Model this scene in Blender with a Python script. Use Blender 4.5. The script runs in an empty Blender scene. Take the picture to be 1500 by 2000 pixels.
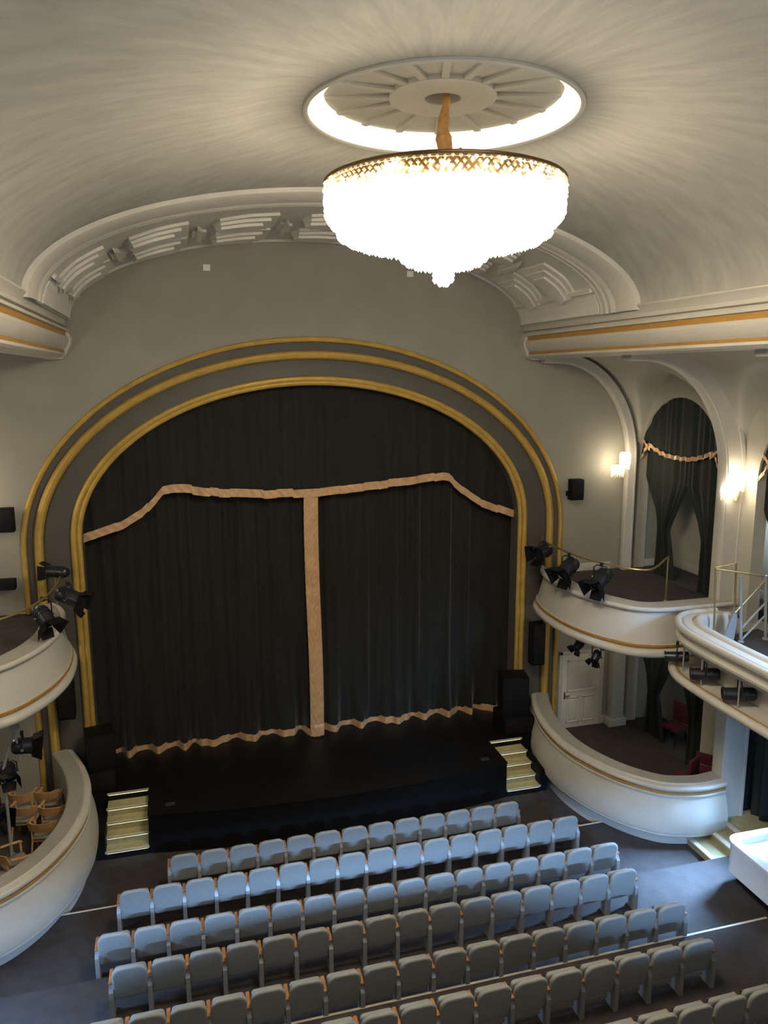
import bpy, bmesh, math, random
from math import sin, cos, pi, sqrt, radians
from mathutils import Vector, Matrix, Quaternion
random.seed(7)
scene = bpy.context.scene
COL = scene.collection

# ------------------------------------------------------------------ helpers
class MB:
    """collects shapes into one bmesh"""
    def __init__(s):
        s.bm = bmesh.new()
    def face(s, pts):
        vs = [s.bm.verts.new(p) for p in pts]
        try: return s.bm.faces.new(vs)
        except ValueError: return None
    def box(s, c, d, M=None, bev=0.0):
        b2 = bmesh.new()
        bmesh.ops.create_cube(b2, size=1.0)
        for v in b2.verts: v.co = Vector((v.co.x*d[0], v.co.y*d[1], v.co.z*d[2]))
        if bev > 0:
            bmesh.ops.bevel(b2, geom=list(b2.edges), offset=bev, segments=2, affect='EDGES', profile=0.6)
        s.merge(b2, (M if M else Matrix.Identity(4)) if M else Matrix.Translation(c), c if M else None)
    def merge(s, b2, M, c=None):
        if c is not None: M = Matrix.Translation(c) @ M
        mp = {}
        for v in b2.verts: mp[v] = s.bm.verts.new(M @ v.co)
        for f in b2.faces:
            try: s.bm.faces.new([mp[v] for v in f.verts])
            except ValueError: pass
        b2.free()
    def bx(s, x0, x1, y0, y1, z0, z1, bev=0.0):
        s.box(((x0+x1)/2, (y0+y1)/2, (z0+z1)/2), (abs(x1-x0), abs(y1-y0), abs(z1-z0)), bev=bev)
    def rings(s, rings, closed=True, cap=False, loop=False):
        """list of rings (lists of points) -> quads between neighbours"""
        R = [[s.bm.verts.new(p) for p in r] for r in rings]
        n = len(R[0])
        pairs = list(zip(R[:-1], R[1:]))
        if loop: pairs.append((R[-1], R[0]))
        for a, b in pairs:
            for i in range(n if closed else n-1):
                j = (i+1) % n
                try: s.bm.faces.new((a[i], a[j], b[j], b[i]))
                except ValueError: pass
        if cap:
            for r in (R[0], R[-1]):
                try: s.bm.faces.new(r)
                except ValueError: pass
        return R
    def tube(s, path, r, n=8, cap=True, loop=False):
        path = [Vector(p) for p in path]
        m = len(path); rings = []
        up = Vector((0, 0, 1))
        prev = None
        for i, p in enumerate(path):
            if loop: t = path[(i+1) % m]-path[i-1]
            else: t = path[min(i+1, m-1)]-path[max(i-1, 0)]
            t.normalize()
            if prev is None:
                a = t.cross(up)
                if a.length < 1e-3: a = t.cross(Vector((1, 0, 0)))
            else:
                a = prev-t*prev.dot(t)
            a.normalize(); prev = a
            b = t.cross(a)
            rr = r[i] if isinstance(r, (list, tuple)) else r
            rings.append([p+(a*cos(2*pi*k/n)+b*sin(2*pi*k/n))*rr for k in range(n)])
        s.rings(rings, True, cap and not loop, loop)
    def lathe(s, prof, n=48, c=(0, 0, 0), M=None, cap=False):
        rings = []
        for r, z in prof:
            rings.append([Vector((r*cos(2*pi*k/n), r*sin(2*pi*k/n), z)) for k in range(n)])
        M2 = Matrix.Translation(c) @ (M if M else Matrix.Identity(4))
        rings = [[M2 @ p for p in r] for r in rings]
        s.rings(rings, True, cap)
    def grid(s, f, us, vs):
        s.rings([[Vector(f(u, v)) for v in vs] for u in us], closed=False)
    def prism(s, poly, z0, z1):
        s.rings([[Vector((x, y, z0)) for x, y in poly], [Vector((x, y, z1)) for x, y in poly]], True, True)

def build(name, mb, mat, parent=None, origin=None, smooth=35, recalc=True, keepdoubles=False):
    bm = mb.bm
    if not keepdoubles: bmesh.ops.remove_doubles(bm, verts=bm.verts, dist=1e-5)
    if recalc: bmesh.ops.recalc_face_normals(bm, faces=bm.faces)
    if origin is None and parent is not None: origin = parent['_o'] if '_o' in parent else (0, 0, 0)
    if origin is not None:
        o = Vector(origin)
        for v in bm.verts: v.co -= o
    me = bpy.data.meshes.new(name)
    bm.to_mesh(me); bm.free()
    me.materials.append(mat)
    if smooth:
        for p in me.polygons: p.use_smooth = True
        me.set_sharp_from_angle(angle=radians(smooth))
    ob = bpy.data.objects.new(name, me)
    COL.objects.link(ob)
    if parent is not None:
        ob.parent = parent
        ob['_o'] = (0.0, 0.0, 0.0) if not origin else tuple(origin)
    elif origin is not None:
        ob.location = origin
    return ob

def thing(name, label, cat, loc=(0, 0, 0), rz=0.0, group=None, local=False):
    o = bpy.data.objects.new(name, None); COL.objects.link(o)
    o.location = loc; o.rotation_euler = (0, 0, rz); o.empty_display_size = .1
    o['label'] = label; o['category'] = cat
    if group: o['group'] = group
    o['_o'] = (0.0, 0.0, 0.0) if local else tuple(float(v) for v in loc)
    return o
def tag(o, label, cat, group=None, kind=None):
    if label: o['label'] = label
    if cat: o['category'] = cat
    if group: o['group'] = group
    if kind: o['kind'] = kind
    return o
def struct(name, mb, mat, parent=None, smooth=35, label=None, recalc=True):
    o = build(name, mb, mat, parent, smooth=smooth, recalc=recalc)
    if parent is None: o['kind'] = 'structure'
    if label: o['label'] = label
    return o
def dup(root, loc, rz, label, group):
    r = root.copy(); COL.objects.link(r); r.location = loc; r.rotation_euler = (0, 0, rz)
    r['label'] = label; r['group'] = group
    for ch in list(root.children):
        c = ch.copy(); COL.objects.link(c); c.parent = r
        for g in list(ch.children):
            d = g.copy(); COL.objects.link(d); d.parent = c
    return r

def crom(pts, n=8):
    """Catmull-Rom sampling of a 2D/3D polyline"""
    P = [Vector(p) for p in pts]; out = []
    for i in range(len(P)-1):
        p0 = P[i-1] if i > 0 else P[0]*2-P[1]
        p1, p2 = P[i], P[i+1]
        p3 = P[i+2] if i+2 < len(P) else P[-1]*2-P[-2]
        for k in range(n):
            t = k/n
            out.append(0.5*((2*p1)+(p2-p0)*t+(2*p0-5*p1+4*p2-p3)*t*t+(3*p1-p0-3*p2+p3)*t**3))
    out.append(P[-1]); return out
def normals2(path):
    out = []
    for i in range(len(path)):
        t = path[min(i+1, len(path)-1)]-path[max(i-1, 0)]
        n = Vector((t.y, -t.x)); n.normalize(); out.append(n)
    return out
def sweep(mb, path, prof, S=1, closed=False, cap=False, out=1):
    """path: 2D plan curve; prof: (outward offset, z). out=+1 when the nave lies to the left of travel"""
    ns = normals2(path); rings = []
    for p, n in zip(path, ns):
        rings.append([Vector((S*(p.x+n.x*o*out), p.y+n.y*o*out, z)) for o, z in prof])
    mb.rings(rings, closed, cap)
def circ(cx, cz, r, a0, a1, n=6):
    return [(cx+r*cos(radians(a0+(a1-a0)*i/n)), cz+r*sin(radians(a0+(a1-a0)*i/n))) for i in range(n+1)]

# ------------------------------------------------------------------ materials
def mat(name, col, rough=.6, metal=0.0, noise=0.0, nscale=6.0, bump=0.0, bscale=40.0, sheen=0.0, emis=None, estr=0.0, coat=0.0, spec=.5, stretch=None, col2=None, fleck=None):
    m = bpy.data.materials.new(name); m.use_nodes = True
    nt = m.node_tree; b = nt.nodes['Principled BSDF']
    b.inputs['Base Color'].default_value = (*col, 1)
    b.inputs['Roughness'].default_value = rough
    b.inputs['Metallic'].default_value = metal
    b.inputs['Specular IOR Level'].default_value = spec
    if sheen:
        b.inputs['Sheen Weight'].default_value = sheen; b.inputs['Sheen Roughness'].default_value = .4
    if coat: b.inputs['Coat Weight'].default_value = coat
    tc = nt.nodes.new('ShaderNodeTexCoord'); mp = nt.nodes.new('ShaderNodeMapping')
    nt.links.new(tc.outputs['Object'], mp.inputs['Vector'])
    if stretch: mp.inputs['Scale'].default_value = stretch
    if noise > 0 or col2:
        tx = nt.nodes.new('ShaderNodeTexNoise'); tx.inputs['Scale'].default_value = nscale
        tx.inputs['Detail'].default_value = 5
        nt.links.new(mp.outputs['Vector'], tx.inputs['Vector'])
        rp = nt.nodes.new('ShaderNodeValToRGB')
        c2 = col2 if col2 else tuple(max(0, c*(1-noise)) for c in col)
        c1 = col if col2 else tuple(min(1, c*(1+noise)) for c in col)
        rp.color_ramp.elements[0].color = (*c2, 1); rp.color_ramp.elements[0].position = .3
        rp.color_ramp.elements[1].color = (*c1, 1); rp.color_ramp.elements[1].position = .7
        nt.links.new(tx.outputs['Fac'], rp.inputs['Fac']); nt.links.new(rp.outputs['Color'], b.inputs['Base Color'])
    if bump > 0:
        t2 = nt.nodes.new('ShaderNodeTexNoise'); t2.inputs['Scale'].default_value = bscale; t2.inputs['Detail'].default_value = 4
        nt.links.new(mp.outputs['Vector'], t2.inputs['Vector'])
        bp = nt.nodes.new('ShaderNodeBump'); bp.inputs['Strength'].default_value = bump; bp.inputs['Distance'].default_value = .02
        nt.links.new(t2.outputs['Fac'], bp.inputs['Height']); nt.links.new(bp.outputs['Normal'], b.inputs['Normal'])
    if emis:
        b.inputs['Emission Color'].default_value = (*emis, 1); b.inputs['Emission Strength'].default_value = estr
    return m

M_ceil = mat('ceiling_plaster', (.43, .41, .355), .85, noise=.05, nscale=1.2, bump=.35, bscale=9)
M_white = mat('white_plaster', (.47, .447, .39), .55, noise=.03, nscale=3, bump=.05, bscale=30)
M_wall = mat('taupe_wall_paint', (.262, .247, .20), .8, noise=.05, nscale=1.5, bump=.1, bscale=25)
M_wall2 = mat('aisle_wall_paint', (.39, .37, .305), .75, noise=.04, nscale=1.5, bump=.1, bscale=25)
M_pros = mat('dark_taupe_paint', (.072, .064, .052), .6, noise=.06, nscale=2)
M_gold = mat('gold_paint', (.52, .335, .075), .38, metal=.35, noise=.1, nscale=5)
M_goldline = mat('ochre_gilding', (.42, .23, .06), .45, metal=.2, noise=.1, nscale=5)
M_sill = mat('grey_sill_paint', (.30, .285, .245), .5, noise=.05)
M_relief = mat('relief_plaster', (.60, .575, .51), .7, noise=.03)
M_soff = mat('soffit_panel_paint', (.50, .48, .425), .8, noise=.04)
M_curt = mat('black_green_velvet', (.0125, .0117, .0085), .8, sheen=.26, noise=.25, nscale=3, spec=.25, stretch=(6, 6, .15))
M_curt2 = mat('dark_green_velvet', (.016, .020, .0165), .8, sheen=.10, noise=.25, nscale=3, spec=.25, stretch=(6, 6, .15))
M_satin = mat('gold_satin', (.50, .30, .145), .33, noise=.12, nscale=7, bump=.5, bscale=14, sheen=.2, stretch=(1, 1, 1))
M_stage = mat('black_stage_boards', (.0045, .0042, .0038), .5, noise=.3, nscale=4, bump=.05, spec=.25)
M_black = mat('black_matt', (.004, .004, .0045), .65, noise=.2, spec=.2)
M_dark = mat('black_enamel', (.012, .013, .017), .32, noise=.15)
M_lens = mat('lens_glass', (.02, .03, .05), .08, spec=.8, noise=.05)
M_grille = mat('speaker_grille', (.006, .006, .0065), .6, spec=.2, bump=.4, bscale=160, noise=.1)
M_carpet = mat('brown_carpet', (.033, .0265, .0245), .9, noise=.22, nscale=5, bump=.3, bscale=120)
M_boxfl = mat('dark_brown_carpet', (.035, .027, .024), .9, noise=.2, nscale=5, bump=.2, bscale=120)
M_seat = mat('grey_seat_fabric', (.255, .262, .252), .85, noise=.05, nscale=14, bump=.12, bscale=220, sheen=.15)
M_seatpan = mat('seat_pan_dark', (.06, .05, .045), .5, noise=.15)
M_steel = mat('grey_painted_steel', (.25, .255, .255), .4, noise=.06)
M_arm = mat('orange_beech', (.40, .175, .065), .35, noise=.2, nscale=8, stretch=(1, 6, 1))
M_chair = mat('beech_plywood', (.52, .295, .125), .38, noise=.18, nscale=6, stretch=(5, 1, 1))
M_chseat = mat('chair_upholstery', (.22, .20, .17), .85, noise=.1, nscale=20)
M_tread = mat('olive_linoleum', (.33, .30, .16), .5, noise=.12, nscale=9)
M_nose = mat('aluminium_nosing', (.72, .70, .62), .3, metal=.5, noise=.06)
M_strip = mat('pale_step_strip', (.55, .50, .42), .45, noise=.08)
M_door = mat('cream_door_paint', (.60, .555, .475), .45, noise=.03)
M_brass = mat('brass', (.36, .275, .12), .35, metal=.7, noise=.08)
M_chrome = mat('chrome', (.75, .76, .78), .15, metal=1.0, noise=.03)
M_glaze = mat('glossy_white_counter', (.74, .76, .76), .22, noise=.02)
M_red = mat('red_upholstery', (.085, .006, .013), .85, noise=.15, nscale=12)
M_wrap = mat('ochre_cloth', (.40, .205, .055), .6, noise=.25, nscale=10, bump=.5, bscale=20)
M_bronze = mat('dark_bronze', (.16, .10, .045), .35, metal=.7, noise=.1)
M_pane = mat('detector_white', (.75, .72, .65), .5, noise=.02)
M_hole = mat('shadowed_shaft', (.03, .03, .035), .8, noise=.1)
WARM = (1.0, .88, .70)
M_glow = mat('lit_crystal', (.9, .88, .8), .2, emis=WARM, estr=33.0, noise=.02)
M_glowbead = mat('lit_crystal_beads', (.9, .88, .8), .15, emis=WARM, estr=19.0, noise=.02)
M_bead = mat('clear_crystal_beads', (.62, .50, .30), .12, emis=(1.0, .78, .42), estr=.35, spec=.9, noise=.1)
M_led = mat('step_light_strip', (.8, .8, .6), .4, emis=(1.0, .90, .42), estr=2.6, noise=.02)
M_sconce = mat('lit_sconce_glass', (.9, .88, .8), .2, emis=(1.0, .86, .64), estr=20.0, noise=.02)

def radial_light_streaks(m, c):
    # chandelier light streaks painted into the plaster's colour and bump, radiating from the opening
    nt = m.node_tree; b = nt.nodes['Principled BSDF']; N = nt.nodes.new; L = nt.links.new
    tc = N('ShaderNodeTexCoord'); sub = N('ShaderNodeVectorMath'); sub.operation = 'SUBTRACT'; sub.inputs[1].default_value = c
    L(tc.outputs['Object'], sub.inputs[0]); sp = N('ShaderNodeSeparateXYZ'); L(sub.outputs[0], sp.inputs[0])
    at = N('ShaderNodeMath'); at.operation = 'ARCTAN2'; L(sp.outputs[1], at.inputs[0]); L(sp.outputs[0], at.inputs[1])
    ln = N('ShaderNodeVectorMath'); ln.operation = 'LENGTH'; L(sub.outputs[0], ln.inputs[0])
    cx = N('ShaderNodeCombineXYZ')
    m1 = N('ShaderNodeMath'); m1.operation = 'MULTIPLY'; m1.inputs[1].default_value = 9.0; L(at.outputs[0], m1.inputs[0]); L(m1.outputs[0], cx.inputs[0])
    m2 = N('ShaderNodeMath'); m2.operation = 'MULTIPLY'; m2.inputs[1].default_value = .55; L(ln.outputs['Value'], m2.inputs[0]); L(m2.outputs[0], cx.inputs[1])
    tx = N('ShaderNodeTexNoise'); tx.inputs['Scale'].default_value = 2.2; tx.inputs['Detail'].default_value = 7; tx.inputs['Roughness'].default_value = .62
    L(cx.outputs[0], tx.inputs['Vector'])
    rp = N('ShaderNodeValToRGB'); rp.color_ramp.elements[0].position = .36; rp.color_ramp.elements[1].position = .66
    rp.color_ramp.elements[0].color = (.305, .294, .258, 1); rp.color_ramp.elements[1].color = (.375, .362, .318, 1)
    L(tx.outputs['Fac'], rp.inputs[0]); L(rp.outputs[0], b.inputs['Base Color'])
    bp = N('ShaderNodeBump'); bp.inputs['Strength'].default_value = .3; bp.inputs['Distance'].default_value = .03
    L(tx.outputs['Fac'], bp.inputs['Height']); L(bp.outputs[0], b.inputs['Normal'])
M_vault = mat('light_streaked_plaster', (.345, .33, .285), .85)
radial_light_streaks(M_vault, (0, -8.55, 12.6))

# ------------------------------------------------------------------ camera
fwd = Vector((0.25882378, 0.94978482, -0.17583813)); rgt = Vector((0.96464442, -0.26353088, -0.00355281)); upv = Vector((0.04971318, 0.16870172, 0.98441268))
cd = bpy.data.cameras.new('camera'); cam = bpy.data.objects.new('camera', cd); COL.objects.link(cam)
cd.sensor_fit = 'VERTICAL'; cd.sensor_height = 36; cd.sensor_width = 27; cd.lens = 1500.864/2000*36
cd.clip_start = .05; cd.clip_end = 200
m3 = Matrix((rgt, upv, -fwd)).transposed()
cam.matrix_world = Matrix.Translation((-3.08339753, -17.3077580, 9.71685197)) @ m3.to_4x4()
scene.camera = cam

# ------------------------------------------------------------------ proscenium wall
def arch(a, z0, b, zb=0.0, n=48, n0=8):
    """open path up the left jamb, over the ellipse, down the right jamb (x,z)"""
    pts = [(-a, zb+(z0-zb)*i/n0) for i in range(n0)]
    pts += [(-a*cos(pi*i/n), z0+b*sin(pi*i/n)) for i in range(n+1)]
    pts += [(a, z0-(z0-zb)*(i+1)/n0) for i in range(n0)]
    return pts
A_IN = (5.10, 6.2, 3.30); A_OUT = (6.32, 6.0, 4.54)

def outer_hit(x, z):
    """point on the wall's outer rectangle in the direction of an arch point"""
    W, H = 9.7, 12.75
    return (max(-W, min(W, x*3.0)), min(H, z)) if z < 3 else None
mb = MB()
pa = arch(*A_OUT)
def rect_pt(x, z):
    W, H = 9.6, 12.72
    d = Vector((x, max(z-5.0, 0.0)))
    if z <= 5.0: return (W if x > 0 else -W, z)
    t = min(W/abs(d.x) if abs(d.x) > 1e-6 else 1e9, (H-5.0)/d.y if d.y > 1e-6 else 1e9)
    return (d.x*t, 5.0+d.y*t)
ext = []
for p in pa: ext.append(rect_pt(*p))
# insert exact corners
R0 = [Vector((x, 0, z)) for x, z in pa]; R1 = [Vector((x, 0, z)) for x, z in ext]
for i in range(1, len(R1)):
    if abs(abs(R1[i].x)-9.6) < 1e-4 and abs(R1[i-1].x) < 9.59: R1[i] = Vector((math.copysign(9.6, R1[i].x), 0, 12.72)) if R1[i].z > 12 else R1[i]
mb.rings([R0, R1], closed=False)
for s in (-1, 1):
    mb.face([(s*9.6, 0, 12.72), (s*9.6, 0, 9.0), (s*7.5, 0, 12.72)])
wall = struct('wall_stage', mb, M_wall)

# surround in darker paint, between the outer and inner gilded mouldings, plus the reveal
mb = MB()
def path3(a, z0, b, y): return [Vector((x, y, z)) for x, z in arch(a, z0, b)]
prof = [((6.32, 6.0, 4.54), 0.0), ((6.22, 6.02, 4.42), .03), ((6.05, 6.06, 4.16), .05), ((5.9, 6.08, 4.02), .05), ((5.8, 6.1, 3.95), .02), ((5.36, 6.18, 3.52), .02), ((5.10, 6.2, 3.30), 0.0), ((5.10, 6.2, 3.30), .42)]
mb.rings([path3(*k, y) for k, y in prof], closed=False)
struct('trim_1', mb, M_pros)
t = build('gilded_proscenium_arch', MB(), M_gold)
bpy.data.objects.remove(t)
def half_round(a, z0, b, r, y, name, parent):
    m = MB(); m.tube([(x, y, z) for x, z in arch(a, z0, b)], r, n=10); return struct(name, m, M_gold, parent)
mb = MB(); mb.tube([(x, -.01, z) for x, z in arch(6.27, 6.0, 4.5)], .06, n=10)
struct('trim_2', mb, M_gold)
mb = MB(); mb.tube([(x, -.02, z) for x, z in arch(5.97, 6.06, 4.10)], .095, n=10)
struct('trim_3', mb, M_gold)
mb = MB(); mb.tube([(x, -.02, z) for x, z in arch(5.27, 6.19, 3.44)], .068, n=10)
mb.tube([(x, -.005, z) for x, z in arch(5.155, 6.2, 3.345)], .058, n=10)
struct('trim_4', mb, M_gold)

# ------------------------------------------------------------------ vault, soffit, arch band
def ell(x, a, zs, rise): return zs+rise*sqrt(max(0, 1-(x/a)**2))
def ell_pts(a, zs, rise, n=72):
    return [(-a*cos(pi*i/n), zs+rise*sin(pi*i/n)) for i in range(n+1)]
# oculus in the vault
OC = Vector((0.0, -8.55)); ORAD = 1.50
mb = MB()
ep = ell_pts(5.12, 10.88, 1.74)
ys = [-4.75, -5.6, -6.4, -6.9]
def strip(y0, y1):
    mb.rings([[Vector((x, y0, z)) for x, z in ep], [Vector((x, y1, z)) for x, z in ep]], closed=False)
strip(-4.75, -6.0); strip(-11.1, -22.0)
# middle band -6.0..-11.1 with a hole: patch between the circle and the rectangle |x|<=2.55
xs_side = [x for x, z in ep]
vz = lambda x: ell(x, 5.12, 10.88, 1.74)
HX = 2.55
left = [(x, z) for x, z in ep if x < -HX]+[(-HX, vz(HX))]
right = [(HX, vz(HX))]+[(x, z) for x, z in ep if x > HX]
for prt in (left, right):
    mb.rings([[Vector((x, -6.0, z)) for x, z in prt], [Vector((x, -11.1, z)) for x, z in prt]], closed=False)
N = 96; rr = []
for k in range(9):
    t = k/8; ring = []
    for i in range(N):
        a = 2*pi*i/N; c, s_ = cos(a), sin(a)
        m_ = min(HX/abs(c) if abs(c) > 1e-6 else 1e9, 2.55/abs(s_) if abs(s_) > 1e-6 else 1e9)
        rad = (ORAD+.03)+(m_-(ORAD+.03))*t
        x, y = OC.x+c*rad, OC.y+s_*rad
        zz = vz(x)
        flat = 12.60
        w = min(1, max(0, (rad-ORAD-.03)/.9)); w = w*w*(3-2*w)
        ring.append(Vector((x, y, flat*(1-w)+zz*w)))
    rr.append(ring)
mb.rings(rr, closed=True)
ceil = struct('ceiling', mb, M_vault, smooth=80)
# oculus: rim bead, bevelled ring, disc with spokes
mb = MB(); C0 = (OC.x, OC.y, 0)
mb.lathe([(1.56, 12.62), (1.56, 12.575), (1.54, 12.56), (1.515, 12.565), (1.50, 12.60)], 96, C0)
M_ring = mat('emissive_bright_ring', (.75, .72, .65), .5, emis=(1.0, .88, .66), estr=1.7, noise=.02)  # the ring's overexposed brightness is put in as emission
oc = struct('trim_5', mb, M_white, label='round white moulded ring of the ceiling opening', smooth=50)
mb = MB(); mb.lathe([(1.502, 12.585), (1.46, 12.605), (1.40, 12.645), (1.35, 12.69), (1.335, 12.72), (1.33, 12.80)], 96, C0); struct('emissive_ring', mb, M_ring, oc, label='emissive bright ring inside the ceiling opening')
mb = MB(); mb.lathe([(1.36, 12.78), (.60, 12.80), (.60, 12.745), (.57, 12.735), (.22, 12.735), (.20, 12.75), (.19, 12.80), (.19, 13.3)], 96, C0)
struct('ceiling_disc', mb, M_ceil, oc, smooth=40)
mb = MB(); mb.lathe([(.19, 13.2), (.0005, 13.2)], 24, C0); struct('shaft', mb, M_hole, oc)
for i in range(16):
    a = 2*pi*(i+.25)/16; mb = MB()
    Mx = Matrix.Rotation(a, 4, 'Z')
    mb.box((OC.x+.94*cos(a), OC.y+.94*sin(a), 12.775), (.76, .085, .05), Mx, bev=.012)
    struct('spoke', mb, M_ceil, oc)

# soffit between the vault and the stage wall
mb = MB()
es = ell_pts(5.06, 10.85, 1.74)
mb.rings([[Vector((x, y, z)) for x, z in es] for y in (0, -.9, -1.8, -2.7, -3.55)], closed=False)
sof = struct('trim_6', mb, M_soff, smooth=80, label='arched soffit panel above the stage')
mb = MB()
def er(a, zs, rise, y): return [Vector((x, y, z)) for x, z in ell_pts(a, zs, rise)]
seq = [(5.06, 1.74, -3.48), (5.02, 1.70, -3.50), (5.02, 1.70, -3.62), (5.05, 1.73, -3.64), (5.05, 1.73, -3.70), (5.0, 1.68, -3.72), (5.0, 1.68, -3.82), (5.05, 1.73, -3.85), (5.05, 1.73, -3.93),
       (4.98, 1.66, -3.96), (4.97, 1.65, -4.06), (5.0, 1.68, -4.12), (5.03, 1.70, -4.16), (4.99, 1.665, -4.20), (5.0, 1.675, -4.68), (5.04, 1.71, -4.76), (5.13, 1.77, -4.80)]
mb.rings([er(a, 10.85, r, y) for a, r, y in seq], closed=False)
struct('trim_7', mb, M_white, smooth=30, label='moulded white arch band where the vault meets the soffit')
# thin bead along the stage wall
mb = MB()
mb.rings([er(5.06, 10.85, 1.745, -.14), er(5.01, 10.85, 1.69, -.13), er(5.01, 10.85, 1.69, -.02), er(5.06, 10.85, 1.74, -.01)], closed=False)
struct('trim_8', mb, M_white, smooth=30)
# reliefs on the soffit
import itertools
S_ARC = []  # arc-length table
_p = [(5.06*sin(t), 10.85+1.74*cos(t), t) for t in [(-pi/2)+pi*i/400 for i in range(401)]]
acc = 0; tab = [(0, _p[0][2])]
for q0, q1 in zip(_p[:-1], _p[1:]):
    acc += sqrt((q1[0]-q0[0])**2+(q1[1]-q0[1])**2); tab.append((acc, q1[2]))
MID = acc/2
def on_soffit(s, y, h):
    """arc-length s from the crown, depth y, height h out of the surface"""
    q = max(0, min(acc, s+MID)); i = 0
    lo, hi = 0, 400
    while hi-lo > 1:
        m_ = (lo+hi)//2
        if tab[m_][0] <= q: lo = m_
        else: hi = m_
    f = (q-tab[lo][0])/(tab[hi][0]-tab[lo][0]+1e-9); t = tab[lo][1]*(1-f)+tab[hi][1]*f
    nx, nz = sin(t)/5.06, cos(t)/1.74; l = sqrt(nx*nx+nz*nz)
    return Vector((5.06*sin(t)-nx/l*h, y, 10.85+1.74*cos(t)-nz/l*h))
def leaf(s, y, L, W, dirn):
    m = MB()
    for k, (sl, sw, h0, h1, sh) in enumerate([(1.0, 1.0, -.02, .05, 0), (.86, .70, .05, .10, .05), (.72, .42, .10, .15, .1)]):
        l, w = L*sl/2, W*sw/2; c = s+dirn*sh*L
        out = [(c-dirn*l, y-w), (c-dirn*(l*.1), y-w), (c+dirn*l*.82, y-w*.72), (c+dirn*l, y), (c+dirn*l*.82, y+w*.72), (c-dirn*(l*.1), y+w), (c-dirn*l, y+w)]
        # bend along the arch: subdivide
        ring0, ring1 = [], []
        for (s0, y0), (s1, y1) in zip(out, out[1:]+out[:1]):
            for j in range(4):
                f = j/4; ring0.append(on_soffit(s0+(s1-s0)*f, y0+(y1-y0)*f, h0)); ring1.append(on_soffit(s0+(s1-s0)*f, y0+(y1-y0)*f, h1))
        m.rings([ring0, ring1], True)
        cen = m.bm.verts.new(on_soffit(c, y, h1))
        r1 = [m.bm.verts.new(p) for p in ring1]
        for i in range(len(r1)): m.bm.faces.new((r1[i], r1[(i+1) % len(r1)], cen))
    return m
for s0 in (-4.75, -3.25, -1.65, 0, 1.65, 3.25, 4.75):
    for yy in (-1.0, -2.4):
        for dn in ((1,) if s0 < 0 else ((-1,) if s0 > 0 else (1,))):
            struct('relief_leaf', leaf(s0, yy, 1.15, 1.22, -dn), M_relief, sof, smooth=0)
for s0 in (-4.0, -2.45, -.82, .82, 2.45, 4.0):
    m = MB()
    for (ds, dy, l, w, h) in ((0, -1.7, .26, .9, .05), (0, -1.7, .10, 1.5, .08)):
        pts = [(s0-l/2, dy-w/2), (s0+l/2, dy-w/2*.5), (s0+l/2, dy+w/2), (s0-l/2, dy+w/2*.5)]
        m.rings([[on_soffit(a, b, -.02) for a, b in pts], [on_soffit(a, b, h) for a, b in pts]], True, True)
    struct('relief_bow', m, M_relief, sof, smooth=0)
# stepped blocks where the soffit springs
for sg in (-1, 1):
    m = MB()
    for (a0, a1, h) in ((MID-.02, MID-.42, .06), (MID-.42, MID-.50, .02), (MID-.50, MID-.58, .09)):
        ss = [sg*(a0+(a1-a0)*i/4) for i in range(5)]
        m.rings([[on_soffit(s_, -.12, -.02), on_soffit(s_, -.12, h), on_soffit(s_, -3.55, h), on_soffit(s_, -3.55, -.02)] for s_ in ss], True, True)
    struct('relief_block', m, M_relief, sof, smooth=0)

# ------------------------------------------------------------------ cornices along the nave
def cornice(S, n):
    # (x, z) from the vault down round to the underside of the aisle ceiling
    P = [(5.14, 10.98), (5.06, 10.95), (5.05, 10.92), (5.10, 10.86), (5.13, 10.79), (5.10, 10.72), (5.17, 10.70), (5.18, 10.655), (5.05, 10.65), (5.04, 10.60), (5.12, 10.585)]
    P2 = [(5.12, 10.50), (5.06, 10.49), (5.045, 10.43), (5.06, 10.36), (5.11, 10.28), (5.16, 10.225)]
    P3 = [(5.17, 10.185), (5.13, 10.175), (5.12, 10.13), (5.17, 10.095), (5.35, 10.085), (5.62, 10.075), (5.64, 10.14), (5.9, 10.14)]
    ye = [-.0, -22.0]
    full = P+P2+P3
    m = MB(); m.rings([[Vector((S*x, y, z)) for x, z in full] for y in ye], closed=False)
    root = struct('trim_%d' % n, m, M_white, smooth=25, label='moulded white cornice with two gilded lines along the vault')
    for (x0, z0, x1, z1) in ((5.105, 10.59, 5.105, 10.495), (5.145, 10.23, 5.155, 10.18)):
        m = MB(); m.rings([[Vector((S*(x0-.012), y, z0)), Vector((S*(x1-.012), y, z1)), Vector((S*(x1+.05), y, z1)), Vector((S*(x0+.05), y, z0))] for y in (-.28, -22)], True, True)
        struct('gilding', m, M_goldline, root)
    m = MB()
    q = [(5.06, 10.60), (5.02, 10.56), (5.0, 10.48), (5.0, 10.42), (5.02, 10.32), (5.08, 10.2), (5.10, 10.14), (5.2, 10.06), (5.4, 10.045), (5.55, 10.055), (5.55, 10.2), (5.4, 10.6)]
    m.rings([[Vector((S*x, y, z)) for x, z in q] for y in (0, -.05, -.2, -.26)], True, True)
    struct('end_scroll', m, M_white, root)
cornice(1, 9); cornice(-1, 10)

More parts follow.
